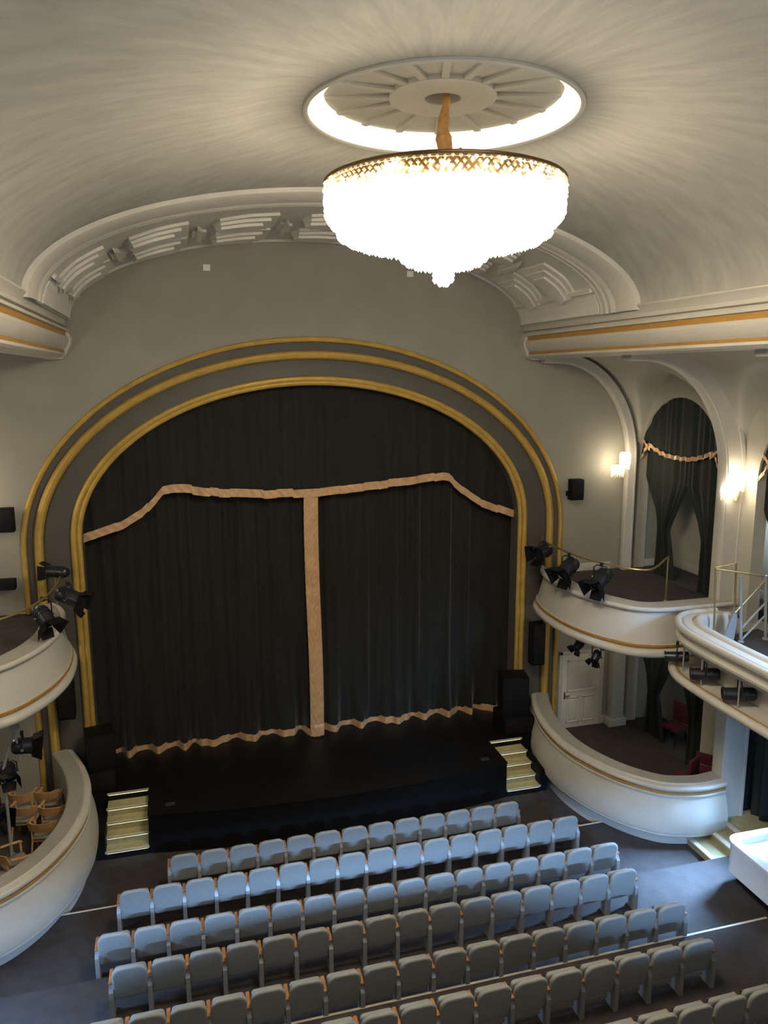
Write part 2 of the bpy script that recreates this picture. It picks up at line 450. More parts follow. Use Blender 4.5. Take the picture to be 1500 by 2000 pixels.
# ------------------------------------------------------------------ floor in shallow terraces
ZT = [(2.0, -3.85, 0.0), (-3.85, -5.80, .14), (-5.80, -7.70, .31), (-7.70, -20.0, .52)]
mb = MB()
for y0, y1, z in ZT:
    mb.bx(-9.6, 9.6, y1, y0, -.3, z)
struct('floor', mb, M_carpet, smooth=0)
for i, (y, z, x0, x1) in enumerate(((-3.85, .14, -5.7, 5.9), (-7.70, .52, -6.3, 6.32))):
    m = MB(); m.bx(x0, x1, y-.005, y+.035, z-.03, z+.006, bev=.006)
    struct('trim_%d' % (11+i), m, M_strip, label='pale edge strip on a floor step')

# ------------------------------------------------------------------ stage
def stage_poly():
    front = [(-3.98+7.96*i/24, -2.14-.36*(1-((i-12)/12)**2)) for i in range(25)]
    return front+[(3.98, -1.06), (5.28, -1.0), (5.28, .9), (-5.28, .9), (-5.28, -1.0), (-3.98, -1.06)]
stg = thing('stage', 'black stage platform with a bowed front edge below the curtain', 'stage', (0, 0, 0))
m = MB(); m.prism(stage_poly(), 0.0, .85); build('skirt', m, M_black, stg, smooth=20)
m = MB(); sp = stage_poly()
m.rings([[Vector((x*1.003, y-.015 if y < -2 else y, .845)) for x, y in sp], [Vector((x*1.003, y-.015 if y < -2 else y, .875)) for x, y in sp], [Vector((x, y, .88)) for x, y in sp]], True, True)
build('deck', m, M_stage, stg, smooth=20)
for s in (-1, 1):
    m = MB(); m.box((s*3.54, -1.87, .882), (.19, .13, .012), bev=.004)
    build('floor_pocket', m, mat('pocket_plate', (.035, .034, .034), .5, noise=.1), stg)
# steps beside the stage
for s, lb in ((-1, 'flight of olive treads with bright nosings at the left end of the stage'), (1, 'flight of olive treads with bright nosings at the right end of the stage')):
    t = thing('stage_steps', lb, 'steps', (s*4.42, -1.6, 0))
    ny = [-1.10, -1.42, -1.68, -1.92, -2.17]; nz = [.87, .70, .53, .35, .18]
    m = MB()
    for k in range(5):
        back = -1.07 if k == 0 else ny[k-1]+.02
        m.bx(s*4.0, s*4.84, ny[k]+.03, back+.02 if k else -1.07, 0.0, nz[k]-.035)
    m.bx(s*4.84, s*5.02, -2.12, -1.07, 0, .55)
    build('base', m, M_black, t, smooth=0)
    for k in range(1, 5):
        m = MB(); m.bx(s*4.005, s*4.835, ny[k]+.03, ny[k-1]+.03, nz[k]-.035, nz[k]); build('tread', m, M_tread, t)
        m = MB(); m.bx(s*4.005, s*4.835, ny[k-1]+.025, ny[k-1]+.032, nz[k]+.0, nz[k-1]-.04); build('riser', m, M_tread if k > 1 else M_black, t)
    for k in range(5):
        m = MB(); m.box((s*4.42, ny[k]+.022, nz[k]-.043), (.80, .012, .010)); led = build('light_strip', m, M_led, t)
        m = MB(); m.box((s*4.42, ny[k]+.015, nz[k]-.012), (.87, .05, .04), bev=.012); nz_ = build('nosing', m, M_nose, t); led.parent = nz_

# ------------------------------------------------------------------ stage curtains
rng = random.Random(3)
def make_folds(n, seed, spacing):
    r = random.Random(seed); xs = []; x = -6.0
    while x < 6.0: xs.append((x, r.uniform(.6, 1.4), r.uniform(0, 6.28))); x += spacing*r.uniform(.6, 1.5)
    return xs
FOLD = make_folds(0, 11, .34)
def fold(x, seedk=0.0):
    v = 0
    for cx, a, ph in FOLD:
        d = (x-cx)/.075
        if abs(d) < 4: v -= a*.075*math.exp(-d*d)
    return v+.02*sin(x*9.1+seedk)+.012*sin(x*23+1+seedk)
def hem(x): return .17*sin(x*8.6+1.5*sin(x*1.7)+.6*sin(x*4.3+1))+.05*sin(x*19.0+2)
def half_curtain(x0, x1, name, label):
    t = thing(name, label, 'curtain', ((x0+x1)/2, .5, .9))
    n = int(abs(x1-x0)*36); us = [x0+(x1-x0)*i/n for i in range(n+1)]
    vs = [.97, 1.15, 1.5, 2.1, 3.0, 4.5, 6.5, 8.0, 9.75]
    def f(x, z):
        w = max(0, 1-(z-.9)/1.8); w = w*w
        return (x, .60+fold(x)*(1-w*.6)+hem(x)*w, z)
    m = MB(); m.grid(f, us, vs); build('cloth', m, M_curt, t, smooth=70)
    def g(x, z):
        p = f(x, .95); return (x, p[1]-.014+(.006 if z > 1.0 else 0), z)
    m = MB(); m.grid(g, us, [.905, .94, 1.0, 1.05, 1.085]); build('bottom_band', m, M_satin, t, smooth=70)
    return t
tl = half_curtain(-5.25, -.05, 'stage_curtain', 'left half of the dark stage curtain with gold satin hem')
tr = half_curtain(-.04, 5.25, 'stage_curtain', 'right half of the dark stage curtain with gold satin hem')
m = MB()
def strip_f(u, z):
    x = -.21+u*.34+.03*sin(z*.8); ruff = .012*sin((z+u*.9)*21)+.010*sin((z-u*.5)*37+2)
    if u > .8: ruff *= .2
    zz = .925 if z < .93 else z
    return (x, .30+ruff-.05*sin(u*pi)-.03*(1 if z < 1.2 else 0)+hem(-.05)*.2, z)
m.grid(strip_f, [i/10 for i in range(11)], [.92+6.1*i/260 for i in range(261)])
build('edge_band', m, M_satin, tl, smooth=80)
# valance
VP = [(-5.3, 6.05), (-5.15, 6.10), (-4.28, 6.37), (-3.85, 6.62), (-3.50, 6.97), (-3.38, 7.11), (-3.2, 7.14), (-2.9, 7.13), (-2.25, 7.02), (-1.09, 6.92), (.24, 6.93), (1.49, 7.01), (2.39, 7.10), (3.2, 7.20), (3.36, 7.17), (3.5, 6.98), (3.75, 6.77), (4.14, 6.51), (5.02, 6.17), (5.3, 6.1)]
def valz(x):
    for (a, za), (b, zb) in zip(VP[:-1], VP[1:]):
        if a <= x <= b: return za+(zb-za)*(x-a)/(b-a)
    return 6.1
vt = thing('stage_valance', 'dark swagged valance with gold satin trim over the stage curtain', 'valance', (0, .33, 6.0))
n = 380; us = [-5.25+10.5*i/n for i in range(n+1)]
def vfold(x): return .45*fold(x+.13, 2.0)
m = MB(); m.grid(lambda x, t: (x, .30+vfold(x), valz(x)+.05+(9.75-valz(x)-.05)*t), us, [0, .05, .15, .3, .5, .75, 1])
build('cloth', m, M_curt, vt, smooth=70)
r5 = random.Random(9); jit = []; x = -5.3; cur = 0
jt = []
while x < 5.4: jt.append((x, r5.uniform(-.022, .022), r5.uniform(-.03, .03))); x += r5.uniform(.16, .5)
def jits(x, k):
    last = jt[0]
    for j in jt:
        if j[0] <= x: last = j
    return last[k]
m = MB(); m.grid(lambda x, t: (x, .255+vfold(x)*.6+jits(x, 2)*.6+.012*sin(x*31+t*5)*(1 if 0 < t < 1 else .3), valz(x)+.19*t+jits(x, 1)-.0), us, [0, .15, .4, .65, .85, 1])
build('trim_band', m, M_satin, vt, smooth=50)

# ------------------------------------------------------------------ side boxes (two tiers, both sides)
U_RIM = crom([(5.72, .02), (5.50, -.38), (5.34, -1.0), (5.29, -1.7), (5.32, -2.3), (5.46, -2.9), (5.68, -3.4), (5.95, -3.80), (6.3, -4.02), (6.66, -4.10), (7.2, -4.12), (8.3, -4.12)], 7)
L_RIM = crom([(5.70, .02), (5.50, -.45), (5.30, -1.05), (5.16, -1.7), (5.11, -2.4), (5.15, -2.95), (5.30, -3.55), (5.55, -4.12), (5.85, -4.55), (6.2, -4.87), (6.6, -5.03), (7.0, -5.10), (7.5, -5.06)], 7)
def side_boxes(S):
    side = 'right' if S > 0 else 'left'
    O = 1  # path runs towards the audience, nave on its outer side
    # normals2 of a path going -y gives (-,0)?  t=(0,-1) -> n=(-1,0): towards the nave for the right side
    up = thing('theatre_box', 'white curved box front of the upper tier at the %s of the stage' % side, 'theatre box', (S*6.4, -2, 3.9))
    pr = [(-.55, 3.86), (-.06, 3.88)]+circ(.0, 3.965, .095, -100, 70, 8)+[(-.02, 4.065), (-.01, 4.10), (.02, 4.105), (.02, 4.15), (-.012, 4.16), (-.03, 4.25), (-.075, 4.42), (-.12, 4.62), (-.15, 4.76), (-.155, 4.80), (-.12, 4.815), (-.12, 4.83)]+circ(-.105, 4.875, .05, -70, 110, 6)+[(-.11, 4.925), (-.15, 4.905), (-.20, 4.905)]
    ps = [(-.155, 4.905), (-.20, 4.915), (-.50, 4.93), (-.52, 4.90), (-.52, 4.66)]
    m = MB(); sweep(m, U_RIM, ps, S); build('sill', m, M_sill, up, smooth=28)
    m = MB(); sweep(m, U_RIM, pr, S); build('parapet', m, M_white, up, smooth=28)
    m = MB(); sweep(m, U_RIM, [(-.0, 4.065), (.012, 4.08), (.012, 4.10), (-.0, 4.115)], S); sweep(m, U_RIM, [(.021, 4.105), (.034, 4.11), (.034, 4.145), (.018, 4.155)], S)
    sweep(m, U_RIM, [(-.10, 3.872), (-.12, 3.85), (-.20, 3.85), (-.22, 3.872)], S)
    build('gilding', m, M_goldline, up, smooth=28)
    # floor slab
    ns = normals2(U_RIM); poly = [(S*(p.x-n_.x*.45), p.y-n_.y*.45) for p, n_ in zip(U_RIM, ns)]
    poly = [p for p in poly if p[1] < .0]
    poly = [(poly[0][0], -.002)]+poly+[(S*8.41, -4.1), (S*8.41, -.002)]
    m = MB(); m.prism(poly, 4.55, 4.70); build('carpet', m, M_boxfl, up, smooth=0)
    m = MB(); m.prism(poly, 3.87, 4.55); build('slab', m, M_white, up, smooth=0)
    # brass guard rail
    rl = crom([(5.62, -.22), (5.47, -.8), (5.43, -1.6), (5.5, -2.5), (5.72, -3.25), (6.1, -3.78), (6.5, -3.72), (7.36, -2.95)], 8)
    gr = thing('guard_rail', 'thin brass guard rail above the %s upper box front' % side, 'railing', (S*5.5, -2, 4.9))
    m = MB(); m.tube([(S*p.x, p.y, 5.72) for p in rl], .022, n=8); build('rail', m, M_brass, gr)
    for (x, y, zb) in ((5.66, -.25, 4.9), (7.36, -2.95, 4.70)):
        m = MB(); m.tube([(S*x, y, zb), (S*x, y, 5.73)], .02, n=8); m.lathe([(.045, zb), (.045, zb+.015), (.02, zb+.03)], 12, (S*x, y, 0)); build('post', m, M_brass, gr)
    lo = thing('theatre_box', 'white curved box front of the lower tier at the %s of the stage' % side, 'theatre box', (S*6.4, -2.5, 0))
    pr = [(-.05, 0), (-.05, .40), (.125, .405), (.14, .42), (.14, .47), (.155, .485), (.168, .58), (.165, .72), (.145, .88), (.11, 1.03), (.075, 1.15), (.05, 1.235), (.075, 1.245), (.075, 1.275), (.03, 1.29), (.03, 1.335)]+circ(.03, 1.41, .055, -80, 90, 6)+[(-.03, 1.475), (-.05, 1.495), (-.30, 1.497)]
    ps = [(-.055, 1.494), (-.06, 1.503), (-.34, 1.508), (-.37, 1.48), (-.37, .38)]
    m = MB(); sweep(m, L_RIM, ps, S); build('sill', m, M_sill, lo, smooth=28)
    m = MB(); sweep(m, L_RIM, pr, S); build('parapet', m, M_white, lo, smooth=28)
    m = MB(); sweep(m, L_RIM, [(.03, 1.29), (.055, 1.30), (.055, 1.33), (.03, 1.345)], S); build('gilding', m, M_goldline, lo, smooth=28)
    ns = normals2(L_RIM); poly = [(S*(p.x-n_.x*.3), p.y-n_.y*.3) for p, n_ in zip(L_RIM, ns)]
    poly = [p for p in poly if p[1] < 0.0]
    poly = [(poly[0][0], -.002)]+poly+[(S*8.41, -4.7), (S*8.41, -.002)]
    m = MB(); m.prism(poly, .0, .40); build('carpet', m, M_boxfl, lo, smooth=0)
side_boxes(1); side_boxes(-1)

# ------------------------------------------------------------------ right aisle: outer wall, niches, ribs, ceiling
XW = 8.42
def niche_wall():
    m = MB()
    bays = [(-3.12, -.08), (-7.3, -4.25)]
    def top(y):
        for a, b in bays:
            if a <= y <= b:
                u = (y-(a+b)/2)/((b-a)/2); return 7.55+1.62*sqrt(max(0, 1-u*u))
        return None
    ys = sorted(set([-14, -12, -9, -7.3, -4.25, -3.12, -.08, 0.0]+[a+(b-a)*(1-cos(pi*i/28))/2 for a, b in bays for i in range(29)]))
    for y0, y1 in zip(ys[:-1], ys[1:]):
        mid = (y0+y1)/2
        if top(mid) is None:
            for x in (XW, XW+.3): m.face([(x, y0, 0), (x, y1, 0), (x, y1, 10.2), (x, y0, 10.2)])
        else:
            t0, t1 = top(y0) or 7.55, top(y1) or 7.55
            for x in (XW, XW+.3):
                m.face([(x, y0, t0), (x, y1, t1), (x, y1, 10.2), (x, y0, 10.2)])
                m.face([(x, y0, 3.6), (x, y1, 3.6), (x, y1, 4.56), (x, y0, 4.56)])
            m.face([(XW, y0, t0), (XW, y1, t1), (XW+.3, y1, t1), (XW+.3, y0, t0)])
            m.face([(XW, y0, 3.6), (XW, y1, 3.6), (XW+.3, y1, 3.6), (XW+.3, y0, 3.6)])
    for a, b in bays:
        for y in (a, b):
            m.face([(XW, y, 0), (XW+.3, y, 0), (XW+.3, y, 7.55), (XW, y, 7.55)])
    return m
struct('wall_right', niche_wall(), M_wall2, smooth=0)
m = MB(); m.bx(9.55, 9.65, -14, 0, 0, 10.2); struct('wall_corridor', m, M_wall2, smooth=0)
m = MB(); m.bx(-9.65, -9.55, -20, 0, 0, 10.2); struct('wall_left', m, M_wall2, smooth=0)
# baseboards
def bb(m, x0, x1, y0, y1, z): m.bx(x0, x1, y0, y1, z, z+.2, bev=.012)
m = MB(); bb(m, 6.45, 7.75, -.03, -.001, 4.70); bb(m, 8.18, 8.41, -.03, -.001, 4.70); bb(m, 8.43, 9.54, -.03, -.001, 4.70); struct('baseboard_stage', m, M_white)
m = MB(); bb(m, 9.51, 9.549, -4.1, -.035, 4.70); struct('baseboard_corridor', m, M_white)
m = MB(); bb(m, 7.68, 7.80, -.03, -.001, .40); bb(m, 8.3, 8.41, -.03, -.001, .40); struct('baseboard_lower', m, M_white)
# corridor and aisle floors beyond the boxes
m = MB(); m.bx(8.43, 9.54, -4.1, -.001, 4.4, 4.70); m.bx(8.43, 9.54, -4.6, -.001, .1, .40); struct('floor_corridor', m, M_boxfl, smooth=0)
GB = crom([(7.6, -4.26), (7.1, -4.25), (6.76, -4.32), (6.48, -4.52), (6.27, -4.82), (6.12, -5.2), (6.06, -5.8), (6.04, -6.6), (6.05, -8.0), (6.1, -10.0), (6.2, -13.0)], 8)
gp = [(p.x-q.x*.56, p.y-q.y*.56) for p, q in zip(GB, normals2(GB))]
gp = [(8.41, -4.6)]+[p for p in gp if p[1] < -4.61]+[(8.41, -13.0)]
m = MB(); m.prism(gp, 4.38, 4.50); st_ = struct('floor_balcony', m, M_boxfl, smooth=0)
m = MB(); m.prism(gp, 3.9, 4.38); struct('ceiling_gallery', m, M_white, smooth=0)
# aisle ceiling (cross vaults)
def aisle_z(x, y):
    u = max(0, min(1, (x-6.0)/2.34)); zc = 7.55+2.68*sqrt(max(0, 1-u*u))
    k = math.floor((-.1-y)/3.6); yc = -.1-3.6*(k+.5); v = (y-yc)/1.8
    zb = 7.5+2.35*sqrt(max(0, 1-v*v))
    return min(10.15, max(zc, zb)+.03)
m = MB(); m.grid(lambda x, y: (x, y, aisle_z(x, y)), [5.62+(8.45-5.62)*i/40 for i in range(41)], [0-13.0*i/200 for i in range(201)])
struct('ceiling_aisle', m, M_wall2, smooth=60)
# ribs with their pilasters
def rib(yc, w, n, D):
    cen = [(8.02, z) for z in (4.70, 5.2, 5.7, 6.2, 6.7, 7.2)]+[(6.0+2.02*cos(pi/2*i/24), 7.55+2.45*sin(pi/2*i/24)) for i in range(25)]+[(5.8, 10.0), (5.58, 10.0)]
    P = [Vector(c) for c in cen]; ns = normals2(P)
    m = MB(); rings = []
    pf = [(-D, -w/2-.012), (-D*.8, -w/2-.012), (-D*.78, -w/2), (0, -w/2), (0, -w/2+.03), (.02, -w/2+.035), (.03, -w/2+.06), (.03, w/2-.06), (.02, w/2-.035), (0, w/2-.03), (0, w/2), (-D, w/2)]
    for i, (p, q) in enumerate(zip(P, ns)):
        rings.append([Vector((p.x-q.x*o, yc+b, p.y-q.y*o)) for o, b in pf])
    m.rings(rings, True, True)
    return struct('trim_%d' % n, m, M_white, smooth=25, label='white rib arch on a pilaster in the side aisle')
rib(-.12, .22, 13, .2); rib(-3.70, .34, 14, .42); rib(-7.35, .34, 15, .42)

# lower pier, door, landing steps
m = MB(); m.bx(7.46, 7.98, -5.02, -4.70, .0, 3.9, bev=.03); m.bx(7.93, 8.03, -5.06, -4.94, .0, 3.9, bev=.03)
struct('trim_16', m, M_white, label='white square pier between the lower box and the side steps')
m = MB(); m.bx(7.82, 8.20, -.30, -.001, .4, 3.87, bev=.03); m.bx(7.76, 8.28, -.34, -.001, .4, .62, bev=.02)
struct('trim_17', m, M_wall2, label='engaged pilaster at the back of the lower box')
dm = MB(); dm.bx(6.47, 7.60, -.045, -.002, .40, 2.46, bev=.008)
dr = struct('door_1', dm, M_door, label='cream panelled door in the lower box')
for (x0, x1, z0, z1) in ((6.62, 7.46, 1.42, 2.30), (6.62, 7.00, .55, 1.27), (7.08, 7.46, .55, 1.27)):
    m = MB()
    for (a, b, c, d) in ((x0, x1, z1-.035, z1), (x0, x1, z0, z0+.035), (x0, x0+.035, z0, z1), (x1-.035, x1, z0, z1)): m.bx(a, b, -.062, -.04, c, d, bev=.006)
    m.bx(x0+.08, x1-.08, -.055, -.04, z0+.08, z1-.08, bev=.006)
    struct('panel', m, M_door, dr)
m = MB(); m.tube([(6.56, -.05, 1.33), (6.56, -.10, 1.33), (6.68, -.10, 1.33)], .014); m.bx(6.54, 6.58, -.052, -.044, 1.22, 1.42)
struct('door_handle', m, mat('dark_brass', (.12, .09, .05), .35, metal=.6, noise=.1), dr)
m = MB()
for (a, b, c, d) in ((6.38, 6.47, .40, 2.55), (7.60, 7.69, .40, 2.55), (6.38, 7.69, 2.46, 2.55)): m.bx(a, b, -.06, -.001, c, d, bev=.01)
struct('door_frame', m, M_white, dr)

# steps up to the side landing
stp = thing('side_steps', 'three carpeted steps with pale nosings beside the lower right box', 'steps', (7.3, -5.5, .14))
xs = [6.74, 7.17, 7.50]; zz = [.29, .44, .59]
for k in range(3):
    x1 = xs[k+1] if k < 2 else 9.5
    m = MB(); m.bx(xs[k], x1+.001, -6.30, -4.9, .14, zz[k]-.004); build('step', m, M_tread, stp, smooth=0)
    m = MB(); m.bx(xs[k]-.02, xs[k]+.09, -6.30, -4.9, zz[k]-.035, zz[k]+.004, bev=.01); build('nosing', m, M_strip, stp)
# white rounded counter
ct = thing('bar_counter', 'glossy white counter with a rounded corner beside the side steps', 'counter', (7.4, -7.4, .31))
def rrect(x0, x1, y0, y1, r, n=8):
    pts = []
    for cx, cy, a in ((x0+r, y1-r, 90), (x0+r, y0+r, 180), (x1-r, y0+r, 270), (x1-r, y1-r, 0)):
        for i in range(n+1):
            t = radians(a+90*i/n); pts.append((cx+r*cos(t), cy+r*sin(t)))
    return pts
def rings_of(m, specs, cap=True):
    m.rings([[Vector((x, y, z)) for x, y in rrect(*s_)] for s_, z in specs], True, cap)
X0, X1, Y0, Y1 = 6.52, 8.18, -11.0, -6.34
m = MB(); rings_of(m, [((X0+.06, X1, Y0, Y1-.06, .2), .52), ((X0, X1, Y0, Y1, .22), .56), ((X0, X1, Y0, Y1, .22), 1.10), ((X0-.02, X1, Y0, Y1+.02, .24), 1.14), ((X0-.02, X1, Y0, Y1+.02, .24), 1.18), ((X0+.02, X1, Y0, Y1-.02, .2), 1.20), ((X0+.13, X1-.1, Y0+.1, Y1-.13, .16), 1.20), ((X0+.15, X1-.12, Y0+.12, Y1-.15, .15), 1.17), ((X0+.155, X1-.12, Y0+.12, Y1-.155, .145), 1.04)])
build('body', m, M_glaze, ct, smooth=30)
m = MB(); m.prism(rrect(X0+.16, X1-.11, Y0+.11, Y1-.16, .14), 1.03, 1.06); build('worktop', m, M_glaze, ct)

# ------------------------------------------------------------------ main balcony front, right side
B_P = crom([(7.6, -4.26), (7.1, -4.25), (6.76, -4.32), (6.48, -4.52), (6.27, -4.82), (6.12, -5.2), (6.06, -5.8), (6.04, -6.6), (6.05, -8.0), (6.1, -10.0), (6.2, -13.0)], 8)
bal = thing('balcony_front', 'long white balcony front with a lamp ledge along the right side', 'balcony', (6.3, -6.5, 3.9))
pr = [(-.52, 4.52), (-.52, 4.86)]+circ(-.43, 4.88, .085, 175, 20, 8)+[(-.325, 4.885), (-.31, 4.915), (-.16, 4.905), (-.145, 4.875), (-.13, 4.87)]+circ(-.055, 4.875, .065, 160, -40, 7)+[(.0, 4.83), (-.02, 4.825), (-.09, 4.815), (-.10, 4.76), (-.135, 4.72), (-.135, 4.69), (-.05, 4.685), (-.02, 4.64), (-.03, 4.59), (-.10, 4.55), (-.14, 4.52), (-.15, 4.47), (-.55, 4.47)]
m = MB(); sweep(m, B_P, pr, 1); build('rim', m, M_white, bal, smooth=28)
m = MB(); sweep(m, B_P, [(-.55, 4.47), (-.55, 3.93)], 1); build('back_panel', m, M_white, bal, smooth=28)
m = MB(); sweep(m, B_P, [(-.55, 3.95), (-.06, 3.95), (-.05, 3.975)]+circ(.0, 3.91, .08, 110, -100, 8)+[(-.05, 3.83), (-.55, 3.84)], 1); build('ledge', m, M_white, bal, smooth=28)
m = MB(); sweep(m, B_P, [(-.045, 3.832), (-.045, 3.80), (-.11, 3.80), (-.11, 3.838)], 1); sweep(m, B_P, [(-.12, 3.952), (-.11, 3.966), (-.07, 3.97), (-.06, 3.955)], 1); build('gilding', m, M_goldline, bal, smooth=28)
nsB = normals2(B_P)
for y in (-4.95, -5.75, -6.7, -7.7):
    i = min(range(len(B_P)), key=lambda j: abs(B_P[j].y-y)); p = B_P[i]-nsB[i]*.16
    m = MB(); m.tube([(p.x, p.y, 3.95), (p.x, p.y, 4.48)], .016, n=8); build('post', m, M_steel, bal)

# railings on the balcony
rb = thing('brass_gate_rail', 'small brass rail beside the pilaster on the balcony', 'railing', (7.3, -4.9, 4.5))
m = MB(); m.tube([(7.11, -4.9, 4.5), (7.03, -4.9, 5.98), (7.50, -4.9, 6.03), (7.58, -4.9, 4.5)], .02); build('frame', m, M_brass, rb)
m = MB(); m.tube([(7.03, -4.9, 5.95), (8.0, -5.2, 5.80)], .018); build('rail', m, M_brass, rb)
rs = thing('stair_railing', 'white and steel stair railing with slanted bars on the balcony', 'railing', (7.7, -5, 4.5))
for (a, b) in (((7.50, -5.2, 4.5), (7.38, -5.2, 5.85)), ((8.08, -5.2, 4.5), (7.96, -5.2, 5.82))):
    m = MB(); m.tube([a, b], .032, n=10); m.lathe([(.06, 0), (.06, .02), (.033, .04)], 14, (a[0], a[1], 4.5)); build('post', m, M_steel, rs)
for (a, b) in (((7.30, -5.2, 5.12), (8.15, -5.2, 5.92)), ((7.48, -5.2, 4.78), (8.05, -5.2, 5.3)), ((7.48, -5.2, 4.52), (8.05, -5.2, 5.02)), ((8.08, -5.2, 5.85), (8.9, -5.2, 6.5))):
    m = MB(); m.tube([a, b], .02, n=8); build('bar', m, M_steel if b[2] < 5.5 else M_brass, rs)
m = MB(); m.rings([[Vector((7.12, y, 4.5)), Vector((7.38, y, 4.5)), Vector((7.46, y, 5.2)), Vector((7.36, y, 5.18))] for y in (-5.14, -5.10)], True, True); build('panel', m, M_steel, rs)

# ------------------------------------------------------------------ niche curtains
def tied_curtain(t, x, ytop, ytie, ybot, ztop_f, ztie, zbot, amp=.045):
    def edges(z):
        if z > ztie:
            f = max(0.0, min(1, (z-ztie)/1.2))**1.05
            return ytie[0]+(ytop[0]-ytie[0])*f, ytie[1]+(ytop[1]-ytie[1])*f
        f = max(0.0, min(1, (ztie-z)/(ztie-zbot)))**.8
        return ytie[0]+(ybot[0]-ytie[0])*f, ytie[1]+(ybot[1]-ytie[1])*f
    n = 72; vs = [zbot+(ztop_f-zbot)*i/40 for i in range(41)]
    def f(u, z):
        a, b = edges(z); y = a+(b-a)*u
        sq = abs(b-a)/abs(ytop[1]-ytop[0]); A = amp*(.6+1.0*(1-sq))
        return (x+A*.7*sin(u*38+2.2*sin(u*7))+.6*A*sin(u*17+1)-.10*(1-sq)*cos((u-.5)*pi), y, z)
    m = MB(); m.grid(f, [i/n for i in range(n+1)], vs)
    return m
def niche_curtains(yA, yB, zfl, zspring, where, upper=True):
    ym = (yA+yB)/2; h = (yB-yA)/2
    dat = ((yB, (yB, ym-.22), (yB-.70, yB-1.12), (yB-.52, yB-1.42), 'far'), (yA, (ym-.18, yA), (ym-.94, ym-1.34), (ym-.86, ym-1.42), 'near'))
    for _, ytop, ytie, ybot, nm in dat:
        t = thing('niche_curtain', 'dark green curtain tied at the waist, %s of the pair %s' % ('farther' if nm == 'far' else 'nearer', where), 'curtain', (XW+.18, sum(ybot)/2, zfl))
        ztie = zfl+1.2
        m = tied_curtain(t, XW+.2 if nm == 'far' else XW+.13, ytop, ytie, ybot, zspring+(1.0 if upper else 0.0), ztie, zfl+.02)
        build('cloth', m, M_curt2, t, smooth=70)
    if upper:
        t = thing('niche_valance', 'green swagged pelmet with gold edging over the curtains %s' % where, 'valance', (XW+.05, ym, zspring))
        def zt(y):
            u = max(-1, min(1, (y-ym)/h)); return 7.55+1.66*sqrt(max(0, 1-u*u))
        def zl(y):
            u = (y-ym)/h; z = 7.72+.42*abs(u)**2.4
            if abs(u) > .80: z = 7.95-(abs(u)-.80)*2.0
            return z
        us = [yA+.01+(yB-yA-.02)*i/120 for i in range(121)]
        m = MB(); m.grid(lambda y, k: (XW+.05+.014*sin(y*26+2*sin(y*5))+.016*sin(y*11), y, zl(y)+max(.02, zt(y)+.1-zl(y))*k), us, [0, .25, .5, .75, 1]); build('cloth', m, M_curt2, t, smooth=70)
        m = MB(); m.grid(lambda y, k: (XW+.015+.02*sin(y*30)+.01*sin(y*57), y, zl(y)-.03+.10*k+.012*sin(y*23)), us, [0, .5, 1]); build('trim_band', m, M_satin, t, smooth=70)
        # cross-over edging at the two ends
        for sg in (-1, 1):
            y0 = ym+sg*h*.98; y1 = ym+sg*h*.74
            m = MB(); m.grid(lambda u, k: (XW-.005+.012*sin(u*20), y0+(y1-y0)*u, 8.16-.32*u**.7-.03+.085*k), [i/12 for i in range(13)], [0, 1]); build('trim_band', m, M_satin, t, smooth=70)
niche_curtains(-3.12, -.08, 4.70, 7.55, 'in the upper box niche')
niche_curtains(-7.3, -4.25, 4.50, 7.55, 'in the second balcony niche')
niche_curtains(-3.12, -.08, .40, 3.55, 'in the lower box niche', upper=False)
# straight green curtains behind the landing
t = thing('landing_curtain', 'straight dark green curtain behind the side landing', 'curtain', (8.3, -6, .56))
m = MB(); m.grid(lambda y, z: (8.30+.05*sin(y*24)+.03*sin(y*9+1), y, z), [-4.6-3.2*i/140 for i in range(141)], [.57, 1.2, 2, 3, 3.88]); build('cloth', m, M_curt2, t, smooth=70)

# ------------------------------------------------------------------ sconces
def sconce(x, y, z, label, turn):
    t = thing('wall_sconce', label, 'wall lamp', (x, y, z), turn, group=None, local=True)
    m = MB(); m.box((0, 0, .02), (.02, .12, .5), bev=.006); build('wall_plate', m, M_brass, t)
    m = MB(); m.lathe([(.03, -.12), (.13, -.10), (.165, -.03), (.16, .06), (.13, .09), (.02, .10)], 24, (-.16, .08, -.05), cap=True); build('glass_bowl', m, M_sconce, t)
    m = MB(); m.lathe([(.02, .04), (.12, .05), (.13, .12), (.13, .34), (.11, .37), (.02, .38)], 24, (-.12, -.08, 0), cap=True); build('glass_shade', m, M_sconce, t)
    m = MB()
    for cx, cy, r, zt in ((-.16, .08, .15, -.15), (-.12, -.08, .12, .05)):
        for k in range(18):
            a = 2*pi*k/18
            for j in range(3):
                b2 = bmesh.new(); bmesh.ops.create_icosphere(b2, subdivisions=1, radius=.014)
                m.merge(b2, Matrix.Translation((cx+r*cos(a), cy+r*sin(a), zt-.035*j-.02*(k % 2))))
    build('bead_fringe', m, M_bead, t)['kind'] = 'stuff'
    return t
sconce(7.76, -.36, 7.42, 'lit crystal wall lamp on the pilaster at the stage wall', radians(40))
sconce(8.20, -3.92, 7.36, 'lit crystal wall lamp on the pilaster nearer the balcony', radians(25))

